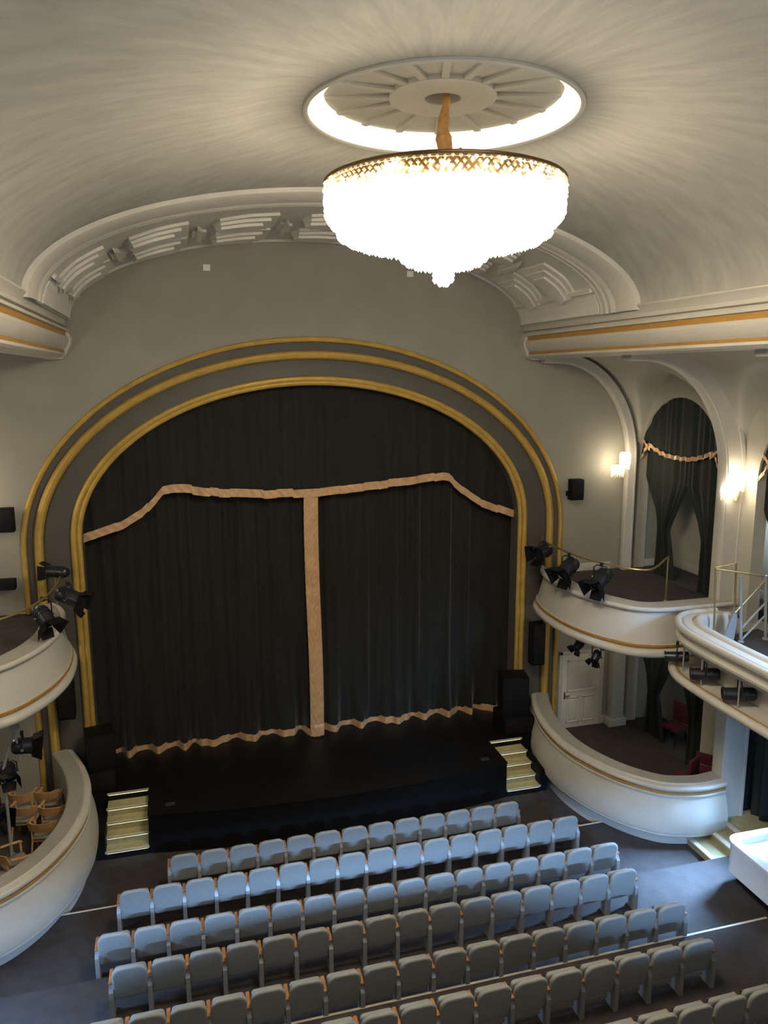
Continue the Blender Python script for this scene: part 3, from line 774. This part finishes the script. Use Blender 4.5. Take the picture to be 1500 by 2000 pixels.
# ------------------------------------------------------------------ chandelier
CX, CY = 0.0, -8.63
ch = thing('chandelier', 'large glowing crystal basket chandelier hanging from the ceiling opening', 'chandelier', (CX, CY, 11.8))
cc = (CX, CY, 0)
body = [(1.30, 11.72), (1.31, 11.55), (1.28, 11.42), (1.20, 11.31), (1.05, 11.22), (.8, 11.16), (.52, 11.13)]
m = MB(); m.lathe([(1.30, 11.645)]+body[1:]+[(.50, 11.11), (.47, 11.03), (.36, 10.96), (.22, 10.925), (.10, 10.91), (.09, 10.79), (.06, 10.76), (.001, 10.75)], 72, cc); build('glowing_basket', m, M_glow, ch)
m = MB(); m.lathe([(1.31, 11.80), (1.355, 11.80), (1.362, 11.81), (1.362, 11.83), (1.35, 11.84), (1.31, 11.84), (1.31, 11.80)], 96, cc); m.lathe([(1.30, 11.80), (1.298, 11.64)], 96, cc); build('rim_band', m, M_bronze, ch)
def beads(m, ring_r, z, n, r, ph=0.0, sz=1.0):
    for k in range(n):
        a = 2*pi*(k+ph)/n
        rr_ = r*random.uniform(.85, 1.15)
        c = (CX+ring_r*cos(a), CY+ring_r*sin(a), z+random.uniform(-.006, .006))
        vs = [m.bm.verts.new((c[0]+d[0]*rr_, c[1]+d[1]*rr_, c[2]+d[2]*rr_*sz)) for d in ((1, 0, 0), (0, 1, 0), (-1, 0, 0), (0, -1, 0), (0, 0, 1), (0, 0, -1))]
        for a_, b_, c_ in ((0, 1, 4), (1, 2, 4), (2, 3, 4), (3, 0, 4), (1, 0, 5), (2, 1, 5), (3, 2, 5), (0, 3, 5)): m.bm.faces.new((vs[a_], vs[b_], vs[c_]))
m = MB()
for j, z in enumerate((11.785, 11.74, 11.695, 11.65)): beads(m, 1.345-.004*j, z, 112, .023, j*.5, 1.1)
build('rim_beads', m, M_bead, ch, smooth=0, keepdoubles=True)['kind'] = 'stuff'
m = MB()
for j, z in enumerate((11.76, 11.715, 11.67, 11.63)):
    for _k in range(30+38*j): a_ = random.uniform(0, 2*pi); beads(m, 1.35, z+random.uniform(-.02, .02), 1, .024, a_/(2*pi), 1.1)
zs = 11.60; prof_r = lambda z: 1.335 if z > 11.5 else (1.335-.5*((11.5-z)/.3)**2.2 if z > 11.2 else .9)
k = 0
while zs > 11.22:
    beads(m, prof_r(zs), zs, 120, .027, (k % 2)*.5, 1.2); zs -= .042; k += 1
for rad, z in ((1.20, 11.27), (1.10, 11.21), (.97, 11.17), (.83, 11.14), (.69, 11.125), (.55, 11.11), (.50, 11.06), (.485, 11.02), (.42, 10.97), (.32, 10.935), (.22, 10.92), (.11, 10.89), (.105, 10.84), (.10, 10.79), (.05, 10.75)):
    beads(m, rad, z, max(12, int(rad*90)), .027, random.random(), 1.4)
build('lit_beads', m, M_glowbead, ch, smooth=0, keepdoubles=True)['kind'] = 'stuff'
# cloth-wrapped chain
m = MB(); pts = []; rad = []
for i in range(33):
    z = 11.85+1.35*i/32; f = (z-11.85)/1.2
    pts.append((CX+.02*sin(z*9), CY+.02*cos(z*7), z)); rad.append(max(.022, .125*max(0.0, 1-f)**.9*(1+.13*sin(i*1.3)+.06*sin(i*2.9))))
m.tube(pts, rad, n=10); build('wrapped_chain', m, M_wrap, ch, smooth=25)
m = MB(); m.lathe([(1.31, 11.79), (.9, 11.82), (.12, 11.84)], 72, cc); build('top_plate', m, mat('frosted_top_plate', (.7, .66, .55), .5, emis=WARM, estr=.5, noise=.05), ch)
m = MB()
for k in range(6):
    a = pi*k/3+.3; m.tube([(CX+.03*cos(a), CY+.03*sin(a), 12.05), (CX+1.31*cos(a), CY+1.31*sin(a), 11.85)], .014, n=6)
build('spokes', m, M_bronze, ch)

# ------------------------------------------------------------------ auditorium seats
def rpad(m, w, h, z0, yc, t, rt, rb, tilt=0.0, edge=.03, n=6, dome=0.0):
    """upholstered pad in the x-z plane: width w, height h from z0, thickness t"""
    def outline(ins):
        pts = []
        for cx, cz, r, a in ((w/2-rt, h-rt, rt, 0), (-w/2+rt, h-rt, rt, 90), (-w/2+rb, rb, rb, 180), (w/2-rb, rb, rb, 270)):
            for i in range(n+1):
                th = radians(a+90*i/n); pts.append((cx+(r)*cos(th), cz+(r)*sin(th)))
        return [(x*(1-2*ins/w), h/2+(z-h/2-dome*(2*x/w)**2*max(0, z/h))*(1-2*ins/h)) for x, z in pts]
    rings = []
    for ins, y in ((edge*2.6, -t/2), (edge, -t*.46), (edge*.3, -t*.32), (0, -t*.1), (0, t*.1), (edge*.3, t*.32), (edge, t*.46), (edge*2.6, t/2)):
        ring = []
        for x, z in outline(ins):
            yy = y; ring.append(Vector((x, yc+yy*cos(tilt)+z*sin(tilt)*-1, z0+z*cos(tilt)+yy*sin(tilt)*0)))
        rings.append(ring)
    m.rings(rings, True, True)
def make_seat(label, group):
    t = thing('theatre_chair', label, 'theatre seat', (0, 0, 0), 0, group, local=True)
    m = MB(); rpad(m, .505, .60, .28, .10, .08, .125, .045, tilt=.17, edge=.016, dome=.03); build('backrest', m, M_seat, t, smooth=50)
    m = MB(); rpad(m, .46, .42, .32, .215, .085, .06, .05, tilt=.10, edge=.016); build('seat', m, M_seat, t, smooth=50)
    m = MB(); m.bx(-.21, .21, .245, .26, .36, .68, bev=.006); build('seat_pan', m, M_seatpan, t)
    for x in (-.275,):
        m = MB()
        m.rings([[Vector((x+dx, y0, z)), Vector((x+dx2, y0, z)), Vector((x+dx2, y1, z)), Vector((x+dx, y1, z))] for z, y0, y1, dx, dx2 in ((0, -.0, .24, -.036, .036), (.02, -.0, .24, -.036, .036), (.05, .0, .20, -.032, .032), (.3, .0, .19, -.032, .032), (.46, .0, .24, -.032, .032), (.52, .04, .28, -.03, .03), (.585, .06, .30, -.02, .02))], True, True)
        build('standard', m, M_steel, t, smooth=30)
        m = MB(); m.box((x, .17, .60), (.056, .30, .036), bev=.012); build('armrest', m, M_arm, t)
    return t
seat0 = None
def seat_row(xs, y, z, rowname, total_named, end_right=True, fromright=False, hidden=None):
    global seat0
    ords = ['first', 'second', 'third', 'fourth', 'fifth', 'sixth', 'seventh', 'eighth', 'ninth', 'tenth', 'eleventh', 'twelfth', 'thirteenth', 'fourteenth', 'fifteenth', 'sixteenth', 'seventeenth']
    n = len(xs); grp = 'grey folding seats in the '+rowname
    for i, x in enumerate(xs):
        k = n-1-i if fromright else i
        lab = 'grey folding theatre seat in the %s, %s from the %s end' % (rowname, ords[k], 'right' if fromright else 'left')
        loc = (x, y, z)
        if seat0 is None:
            seat0 = make_seat(lab, grp); seat0.location = loc; s_ = seat0
        else: s_ = dup(seat0, loc, 0, lab, grp)
        if i == n-1 and end_right:
            for c in seat0.children:
                if c.name.startswith(('standard', 'armrest')):
                    d = c.copy(); COL.objects.link(d); d.parent = s_; d.location = (.55, 0, 0)
SPC = .55
def rowx(n, x0): return [x0+SPC*i for i in range(n)]
seat_row(rowx(13, -3.30), -3.69, 0.0, 'front row', 13)
seat_row(rowx(16, -4.134), -4.711, .14, 'second row', 16)
seat_row(rowx(17, -4.402), -5.72, .14, 'third row', 17)
seat_row(rowx(16, -4.11), -6.711, .31, 'fourth row', 16)
seat_row(rowx(17, -4.385), -7.698, .31, 'fifth row', 17)
seat_row(rowx(11, 4.121-10*SPC), -8.745, .54, 'sixth row', 11, fromright=True)
seat_row(rowx(7, 4.4-6*SPC), -9.77, .56, 'seventh row', 7, fromright=True)
for o in list(COL.objects):
    if o.name.startswith('theatre_chair') and o.location.z > .5: o.location.z = .52

# ------------------------------------------------------------------ bentwood armchairs in the lower left box
def make_chair(label):
    t = thing('armchair', label, 'chair', (0, 0, 0), 0, 'beech armchairs in the lower left box', local=True)
    m = MB(); m.rings([[Vector((w*x, .02+d*y, z)) for x, y in ((-.5, -.45), (-.42, -.5), (.42, -.5), (.5, -.45), (.54, .42), (.46, .5), (-.46, .5), (-.54, .42))] for w, d, z in ((.40, .42, .41), (.44, .45, .425), (.45, .46, .45), (.42, .43, .475), (.30, .3, .482))], True, True)
    build('seat', m, M_chseat, t, smooth=60)
    # curved plywood back
    m = MB(); rings = []
    for i in range(15):
        a = radians(-62+124*i/14); x = .29*sin(a)*1.02; y = -.05-.20*cos(a)
        top = .80+.03*cos(a*1.2)-(.02 if abs(i-7) < 4 else 0)
        lo = .60+.02*abs(sin(a))
        rings.append([Vector((x, y, lo)), Vector((x*1.02, y-.03, (lo+top)/2)), Vector((x*1.05, y-.06, top)), Vector((x*1.05*1.04, y-.075, top)), Vector((x*1.07, y-.048, (lo+top)/2)), Vector((x*1.05, y-.018, lo))])
    m.rings(rings, True, True); build('backrest', m, M_chair, t, smooth=45)
    for s in (-1, 1):
        m = MB(); m.tube([(s*.27, -.14, .70), (s*.30, .05, .67), (s*.29, .22, .655), (s*.27, .25, .63)], [.022, .026, .024, .018], n=8); build('arm', m, M_chair, t)
        m = MB(); m.tube([(s*.29, .22, .65), (s*.26, .22, .42), (s*.25, .25, 0)], [.017, .02, .014], n=8); build('leg', m, M_chair, t)
        m = MB(); m.tube([(s*.21, -.20, .66), (s*.215, -.18, .42), (s*.24, -.28, 0)], [.016, .02, .013], n=8); build('leg', m, M_chair, t)
    m = MB(); m.box((0, .02, .385), (.40, .40, .05), bev=.008); build('seat_frame', m, M_chair, t)
    return t
CH = [(-6.02, -.98, 5, 'beech armchair with grey seat, nearest the stage wall in the left box'), (-6.37, -1.50, 8, 'beech armchair second back on the wall side of the left box'), (-5.80, -1.65, 4, 'beech armchair second back along the left box parapet'),
      (-5.90, -2.20, 6, 'beech armchair in the third place back beside the left box parapet'), (-6.32, -3.10, 60, 'beech armchair turned sideways near the parapet bend of the left box'), (-6.48, -3.62, 40, 'beech armchair cut by the picture edge in the left box'), (-6.50, -.95, 10, 'beech armchair half hidden beside the wall in the left box')]
c0 = None
for x, y, a, lab in CH:
    if c0 is None:
        c0 = make_chair(lab); c0.location = (x, y, .40); c0.rotation_euler = (0, 0, -radians(a))
    else: dup(c0, (x, y, .40), -radians(a), lab, 'beech armchairs in the lower left box')
# red chairs in the lower right box
def red_chair(x, y, rz, lab, hb=.50):
    t = thing('red_chair', lab, 'chair', (x, y, .40), rz, None, local=True)
    m = MB(); m.box((0, 0, .45), (.46, .46, .10), bev=.03); build('seat', m, M_red, t)
    m = MB(); m.box((0, -.22, .53+hb/2), (.46, .07, hb), bev=.03); build('backrest', m, M_red, t)
    for sx in (-1, 1):
        for sy in (-1, 1):
            m = MB(); m.tube([(sx*.19, sy*.19, .42), (sx*.21, sy*.21, 0)], [.018, .013], n=8); build('leg', m, M_black, t)
red_chair(8.88, -1.55, 1.8, 'dark red upholstered chair behind the farther lower niche curtain')
red_chair(8.08, -3.68, 2.2, 'low-backed red upholstered chair beside the pier in the lower box', .26)
red_chair(7.45, -3.85, .5, 'red chair seat just showing over the lower box parapet')

# ------------------------------------------------------------------ stage lights
def spot(loc, aim, label, kind='fresnel', r=.13, L=.36, mount=1, drop=.30, group='stage lights'):
    ax = Vector(aim).normalized(); az = math.atan2(-ax.x, ax.y); el = math.asin(ax.z)
    t = thing('stage_light', label, 'stage light', loc, az, group, local=True)
    T = Matrix.Rotation(el, 4, 'X'); R_ = T @ Matrix.Rotation(-pi/2, 4, 'X')   # lathe z -> +y
    m = MB()
    if kind == 'fresnel':
        m.lathe([(.001, -L*.55), (r*.55, -L*.53), (r*.85, -L*.45), (r, -L*.3), (r, -L*.1), (r*1.06, -L*.09), (r*1.06, -L*.04), (r, -L*.03), (r, L*.38), (r*1.1, L*.40), (r*1.1, L*.45), (r*.9, L*.45)], 28, M=R_)
    else:
        pr_ = [(.001, -L*.5), (r*.8, -L*.49), (r*.92, -L*.44)]
        for k in range(7):
            z0 = -L*.42+L*.045*k; pr_ += [(r*.92, z0), (r, z0+L*.008), (r, z0+L*.026), (r*.92, z0+L*.034)]
        pr_ += [(r*.95, 0), (r*.9, L*.42), (r*1.02, L*.44), (r*1.02, L*.5), (r*.85, L*.5)]
        m.lathe(pr_, 28, M=R_)
    build('housing', m, M_dark, t, smooth=40)
    m = MB(); m.lathe([(.001, L*.40), (r*.6, L*.41), (r*.9, L*.39)], 28, M=R_); build('lens', m, M_lens, t)
    if kind == 'fresnel':
        for k in range(4):
            a = k*pi/2; u = Vector((cos(a), 0, sin(a))); v = Vector((-sin(a), 0, cos(a))); m = MB(); W0, W1, H = r*1.0, r*.85 if k % 2 else r*1.3, r*1.3
            q = []
            for s_, w_, h_ in ((-1, W0, 0), (1, W0, 0), (1, W1, H), (-1, W1, H)):
                p = u*(r*1.05+h_*.42)+v*(s_*w_)+Vector((0, L*.45+h_*.90, 0)); q.append(T @ p)
            nn = (q[1]-q[0]).cross(q[2]-q[1]).normalized()*.006
            m.rings([q, [p+nn for p in q]], True, True); build('barn_door', m, M_black, t, smooth=0)
    m = MB(); w = r*1.18
    pts = [(-w, 0, 0), (-w, 0, mount*drop*.7), (-w*.6, 0, mount*drop*.92), (w*.6, 0, mount*drop*.92), (w, 0, mount*drop*.7), (w, 0, 0)]
    m.tube(pts, .013, n=6); yk = build('yoke', m, M_dark, t)
    for s_ in (-1, 1):
        m = MB(); m.lathe([(.001, .03), (.028, .03), (.028, -.02), (.001, -.02)], 12, (s_*w, 0, 0), Matrix.Rotation(pi/2, 4, 'Y')); build('knob', m, M_chrome if s_ > 0 else M_dark, yk)
    m = MB(); m.box((0, 0, mount*(drop+.01)), (.05, .06, .09), bev=.008); build('clamp', m, M_dark, t)
    return t
# right upper box rail
spot((5.40, -.85, 5.50), (-.9, -.25, -.2), 'black spotlight with barn doors on the right box rail, next to the stage wall', r=.16, L=.40, drop=.22)
spot((5.36, -2.15, 5.42), (-.75, -.25, -.5), 'black spotlight hanging from the middle of the right upper box rail', r=.175, L=.48, drop=.28)
spot((5.60, -3.12, 5.40), (-.72, -.30, -.55), 'black spotlight on the right upper box rail, nearest the balcony', r=.165, L=.48, drop=.30)
# left upper box rail
spot((-5.50, -.95, 5.80), (-.95, .25, .05), 'black lamp lying across the far end of the left box rail', r=.12, L=.42, drop=-.06)
spot((-5.22, -1.75, 5.48), (.75, -.15, -.35), 'black spotlight with open barn doors, middle of the left box rail', r=.16, L=.46, drop=.26)
spot((-5.55, -2.62, 5.38), (.45, -.45, -.6), 'black spotlight pointing down over the left box parapet', r=.15, L=.38, drop=.32)
# under the right upper box
spot((5.62, -2.3, 3.62), (-.7, -.1, -.6), 'small black spotlight under the upper right box, nearer the stage', r=.09, L=.26, drop=.22)
spot((5.68, -2.95, 3.58), (-.55, -.3, -.7), 'small black spotlight under the upper right box, nearer the balcony', r=.09, L=.26, drop=.26)
# under balcony rim
spot((6.34, -4.82, 4.18), (-.75, .55, -.1), 'black ribbed lamp at the far end of the balcony ledge', kind='profile', r=.11, L=.46, drop=.27)
spot((6.30, -5.72, 4.17), (-.85, .5, -.06), 'black ribbed lamp second along the balcony ledge', kind='profile', r=.12, L=.52, drop=.28)
spot((6.28, -6.66, 4.17), (-.88, .45, -.06), 'black ribbed lamp third along the balcony ledge', kind='profile', r=.12, L=.56, drop=.28)
# left lower: white stand with lamps
wt = thing('lamp_stand', 'white tripod lamp stand with two lamps in the lower left box', 'stand', (-6.35, -2.8, .4))
m = MB(); m.tube([(-6.42, -2.8, .4), (-6.42, -2.8, 2.6), (-6.18, -2.8, 3.38)], .03, n=8); build('pole', m, M_steel, wt)
m = MB(); m.tube([(-6.18, -2.8, 3.38), (-6.12, -2.8, 2.7)], .02, n=8); build('arm', m, M_steel, wt)
m = MB(); m.bx(-6.26, -6.10, -2.84, -2.76, 3.34, 3.42, bev=.01); build('bracket', m, M_steel, wt)
for k in range(3):
    a = 2*pi*k/3+.5; m = MB(); m.tube([(-6.42, -2.8, .9), (-6.42+.4*cos(a), -2.8+.4*sin(a), .42)], .016, n=6); build('leg', m, M_steel, wt)
spot((-6.08, -2.7, 2.95), (.9, .1, -.1), 'dark lamp with a blue filter high on the white stand', r=.15, L=.36, drop=.24)
spot((-6.36, -2.75, 2.50), (.15, -.8, -.45), 'dark lamp low on the white stand', r=.13, L=.32, drop=.22)
spot((-6.80, -2.5, 1.60), (.5, -.7, -.2), 'large dark lamp at the picture edge behind the left box chairs', r=.18, L=.5, drop=.3)

# ------------------------------------------------------------------ loudspeakers
def speaker(c, d, label, rz=0, name='loudspeaker', group=None, taper=0.0, legs=0.0, bracket=False):
    t = thing(name, label, 'speaker', (c[0], c[1], c[2]-d[2]/2), rz, group, local=True)
    m = MB(); m.box((0, 0, d[2]/2), d, bev=.02); build('cabinet', m, M_black, t)
    m = MB(); m.box((0, -d[1]/2-.004, d[2]/2), (d[0]*.9, .012, d[2]*.92), bev=.004); build('grille', m, M_grille, t)
    if bracket:
        m = MB(); m.box((-d[0]*.55, d[1]*.3, d[2]*.3), (.06, .10, .12), bev=.01); m.tube([(0, d[1]/2-.02, d[2]/2), (0, d[1]/2+.10, d[2]/2)], .02); build('bracket', m, M_black, t)
    return t
speaker((6.54, -.24, 6.88), (.34, .22, .52), 'black wall speaker beside the arch at the right', bracket=True)
speaker((-6.52, -.24, 6.80), (.34, .22, .50), 'black wall speaker beside the arch at the left', bracket=True)
speaker((5.56, -.32, 2.98), (.34, .30, 1.1), 'tall black line array hung at the right jamb of the arch', name='line_array')
speaker((-5.62, -.32, 2.98), (.34, .30, 1.2), 'tall black line array hung at the left jamb of the arch', name='line_array')
speaker((4.86, -.55, .88+.22), (.78, .8, .44), 'black bass speaker on the right end of the stage')
speaker((4.84, -.55, 1.32+.5), (.66, .6, 1.0), 'black loudspeaker stacked on the bass speaker at the right', rz=-.2)
speaker((-4.98, -.55, .88+.22), (.62, .8, .44), 'black bass speaker on the left end of the stage')
speaker((-4.98, -.55, 1.32+.39), (.58, .6, .78), 'black loudspeaker stacked on the bass speaker at the left', rz=.2)
speaker((-6.42, -.22, 3.50), (.42, .3, .5), 'black speaker under the left upper box floor')
speaker((-6.75, -.18, 5.42), (.62, .22, .22), 'flat black speaker on the wall of the left upper box')
# small detectors high on the stage wall
for x, lb in ((-2.24, 'small white detector on the stage wall, left of the two'), (2.26, 'small white detector on the stage wall, right of the two')):
    t = thing('smoke_detector', lb, 'detector', (x, -.02, 11.96), 0, 'detectors on the stage wall')
    m = MB(); m.box((x, -.02, 11.96), (.15, .04, .13), bev=.012); build('housing', m, M_pane, t)

# ------------------------------------------------------------------ light
w = bpy.data.worlds.new('world'); scene.world = w; w.use_nodes = True
bg = w.node_tree.nodes['Background']; bg.inputs[0].default_value = (.85, .82, .75, 1); bg.inputs[1].default_value = .14
def area(name, loc, to, sx, sy, power, col, spread=180):
    l = bpy.data.lights.new(name, 'AREA'); l.shape = 'RECTANGLE'; l.size = sx; l.size_y = sy; l.energy = power; l.color = col; l.spread = radians(spread)
    o = bpy.data.objects.new(name, l); COL.objects.link(o); o.location = loc
    o.rotation_euler = (Vector(to)-Vector(loc)).to_track_quat('-Z', 'Y').to_euler(); return o
# unseen rear balconies, edges shaped to pass one daylight band onto the front rows
m = MB(); poly = [(-9.5, -15.9), (-3.2, -15.8), (-2.3, -15.0), (-1.5, -14.7), (.9, -14.7), (1.7, -15.1), (2.4, -15.8), (9.5, -15.9), (9.5, -23.9), (-9.5, -23.9)]
m.prism(poly, 4.2, 5.1); struct('shading_rear_balcony', m, M_white, smooth=0)
m = MB(); m.rings([[Vector((x, y, z)) for y, z in ((-18.0, 6.9), (-18.0, 7.4), (-24.5, 11.0), (-24.5, 10.4))] for x in (-9.5, 9.5)], True, True); struct('shading_upper_balcony', m, M_white, smooth=0)  # unseen raked slab placed to cut the daylight off above the second row
COOL = (.30, .56, 1.0)
area('daylight_rear_window', (0.3, -24.0, 9.5), (0.3, -5.0, 1.0), 3.0, .35, 620, COOL, 50)
area('daylight_soft', (0, -17.6, 5.9), (0, -5.0, .5), 10.0, .8, 80, (.42, .64, 1.0), 120)
area('daylight_side_right', (8.2, -9.8, 3.2), (7.0, -7.2, 1.0), 1.2, 1.0, 45, COOL, 80)
area('daylight_side_balcony', (8.2, -10.5, 7.4), (6.6, -6.4, 4.2), 1.4, 1.4, 120, COOL, 50)
area('daylight_side_door_right', (8.22, -5.72, 2.3), (5.6, -6.2, .14), .5, 1.2, 300, COOL, 52)
area('daylight_side_door_left', (-8.2, -6.6, 2.3), (-5.4, -6.9, .3), .6, 1.3, 90, COOL, 75)
for sx in (1, -1):
    l = bpy.data.lights.new('box_ceiling_light', 'POINT'); l.energy = 22; l.color = (1, .86, .64); l.shadow_soft_size = .12
    o = bpy.data.objects.new('box_ceiling_light', l); COL.objects.link(o); o.location = (sx*7.1, -1.7, 3.62)
for (x, y, z, e) in ((9.1, -3.9, 2.4, 30), (9.1, -3.9, 6.4, 40)):
    l = bpy.data.lights.new('corridor_daylight', 'POINT'); l.energy = e; l.color = (.62, .78, 1); l.shadow_soft_size = .2
    o = bpy.data.objects.new('corridor_daylight', l); COL.objects.link(o); o.location = (x, y, z)
for (x, y, z) in ((-7.6, -.5, 7.4), (-7.6, -4.2, 7.4), (-7.6, -8.0, 7.4), (-7.6, -11.8, 7.4), (7.6, -8.0, 7.4), (7.6, -11.8, 7.4)):
    l = bpy.data.lights.new('aisle_sconce_light', 'POINT'); l.energy = 60; l.color = (1, .86, .66); l.shadow_soft_size = .15
    o = bpy.data.objects.new('aisle_sconce_light', l); COL.objects.link(o); o.location = (x, y, z)
area('warm_fill_rear', (0, -17.0, 12.0), (0, -6.0, 7.0), 6.0, 2.0, 170, (1.0, .91, .76), 150)  # added warm fill for the whole room, not a known lamp

scene.view_settings.view_transform = 'Standard'; scene.view_settings.look = 'None'
scene.view_settings.exposure = 0.0; scene.view_settings.gamma = 1.0; scene.view_settings.use_curve_mapping = False
for o in bpy.data.objects:
    if '_o' in o: del o['_o']
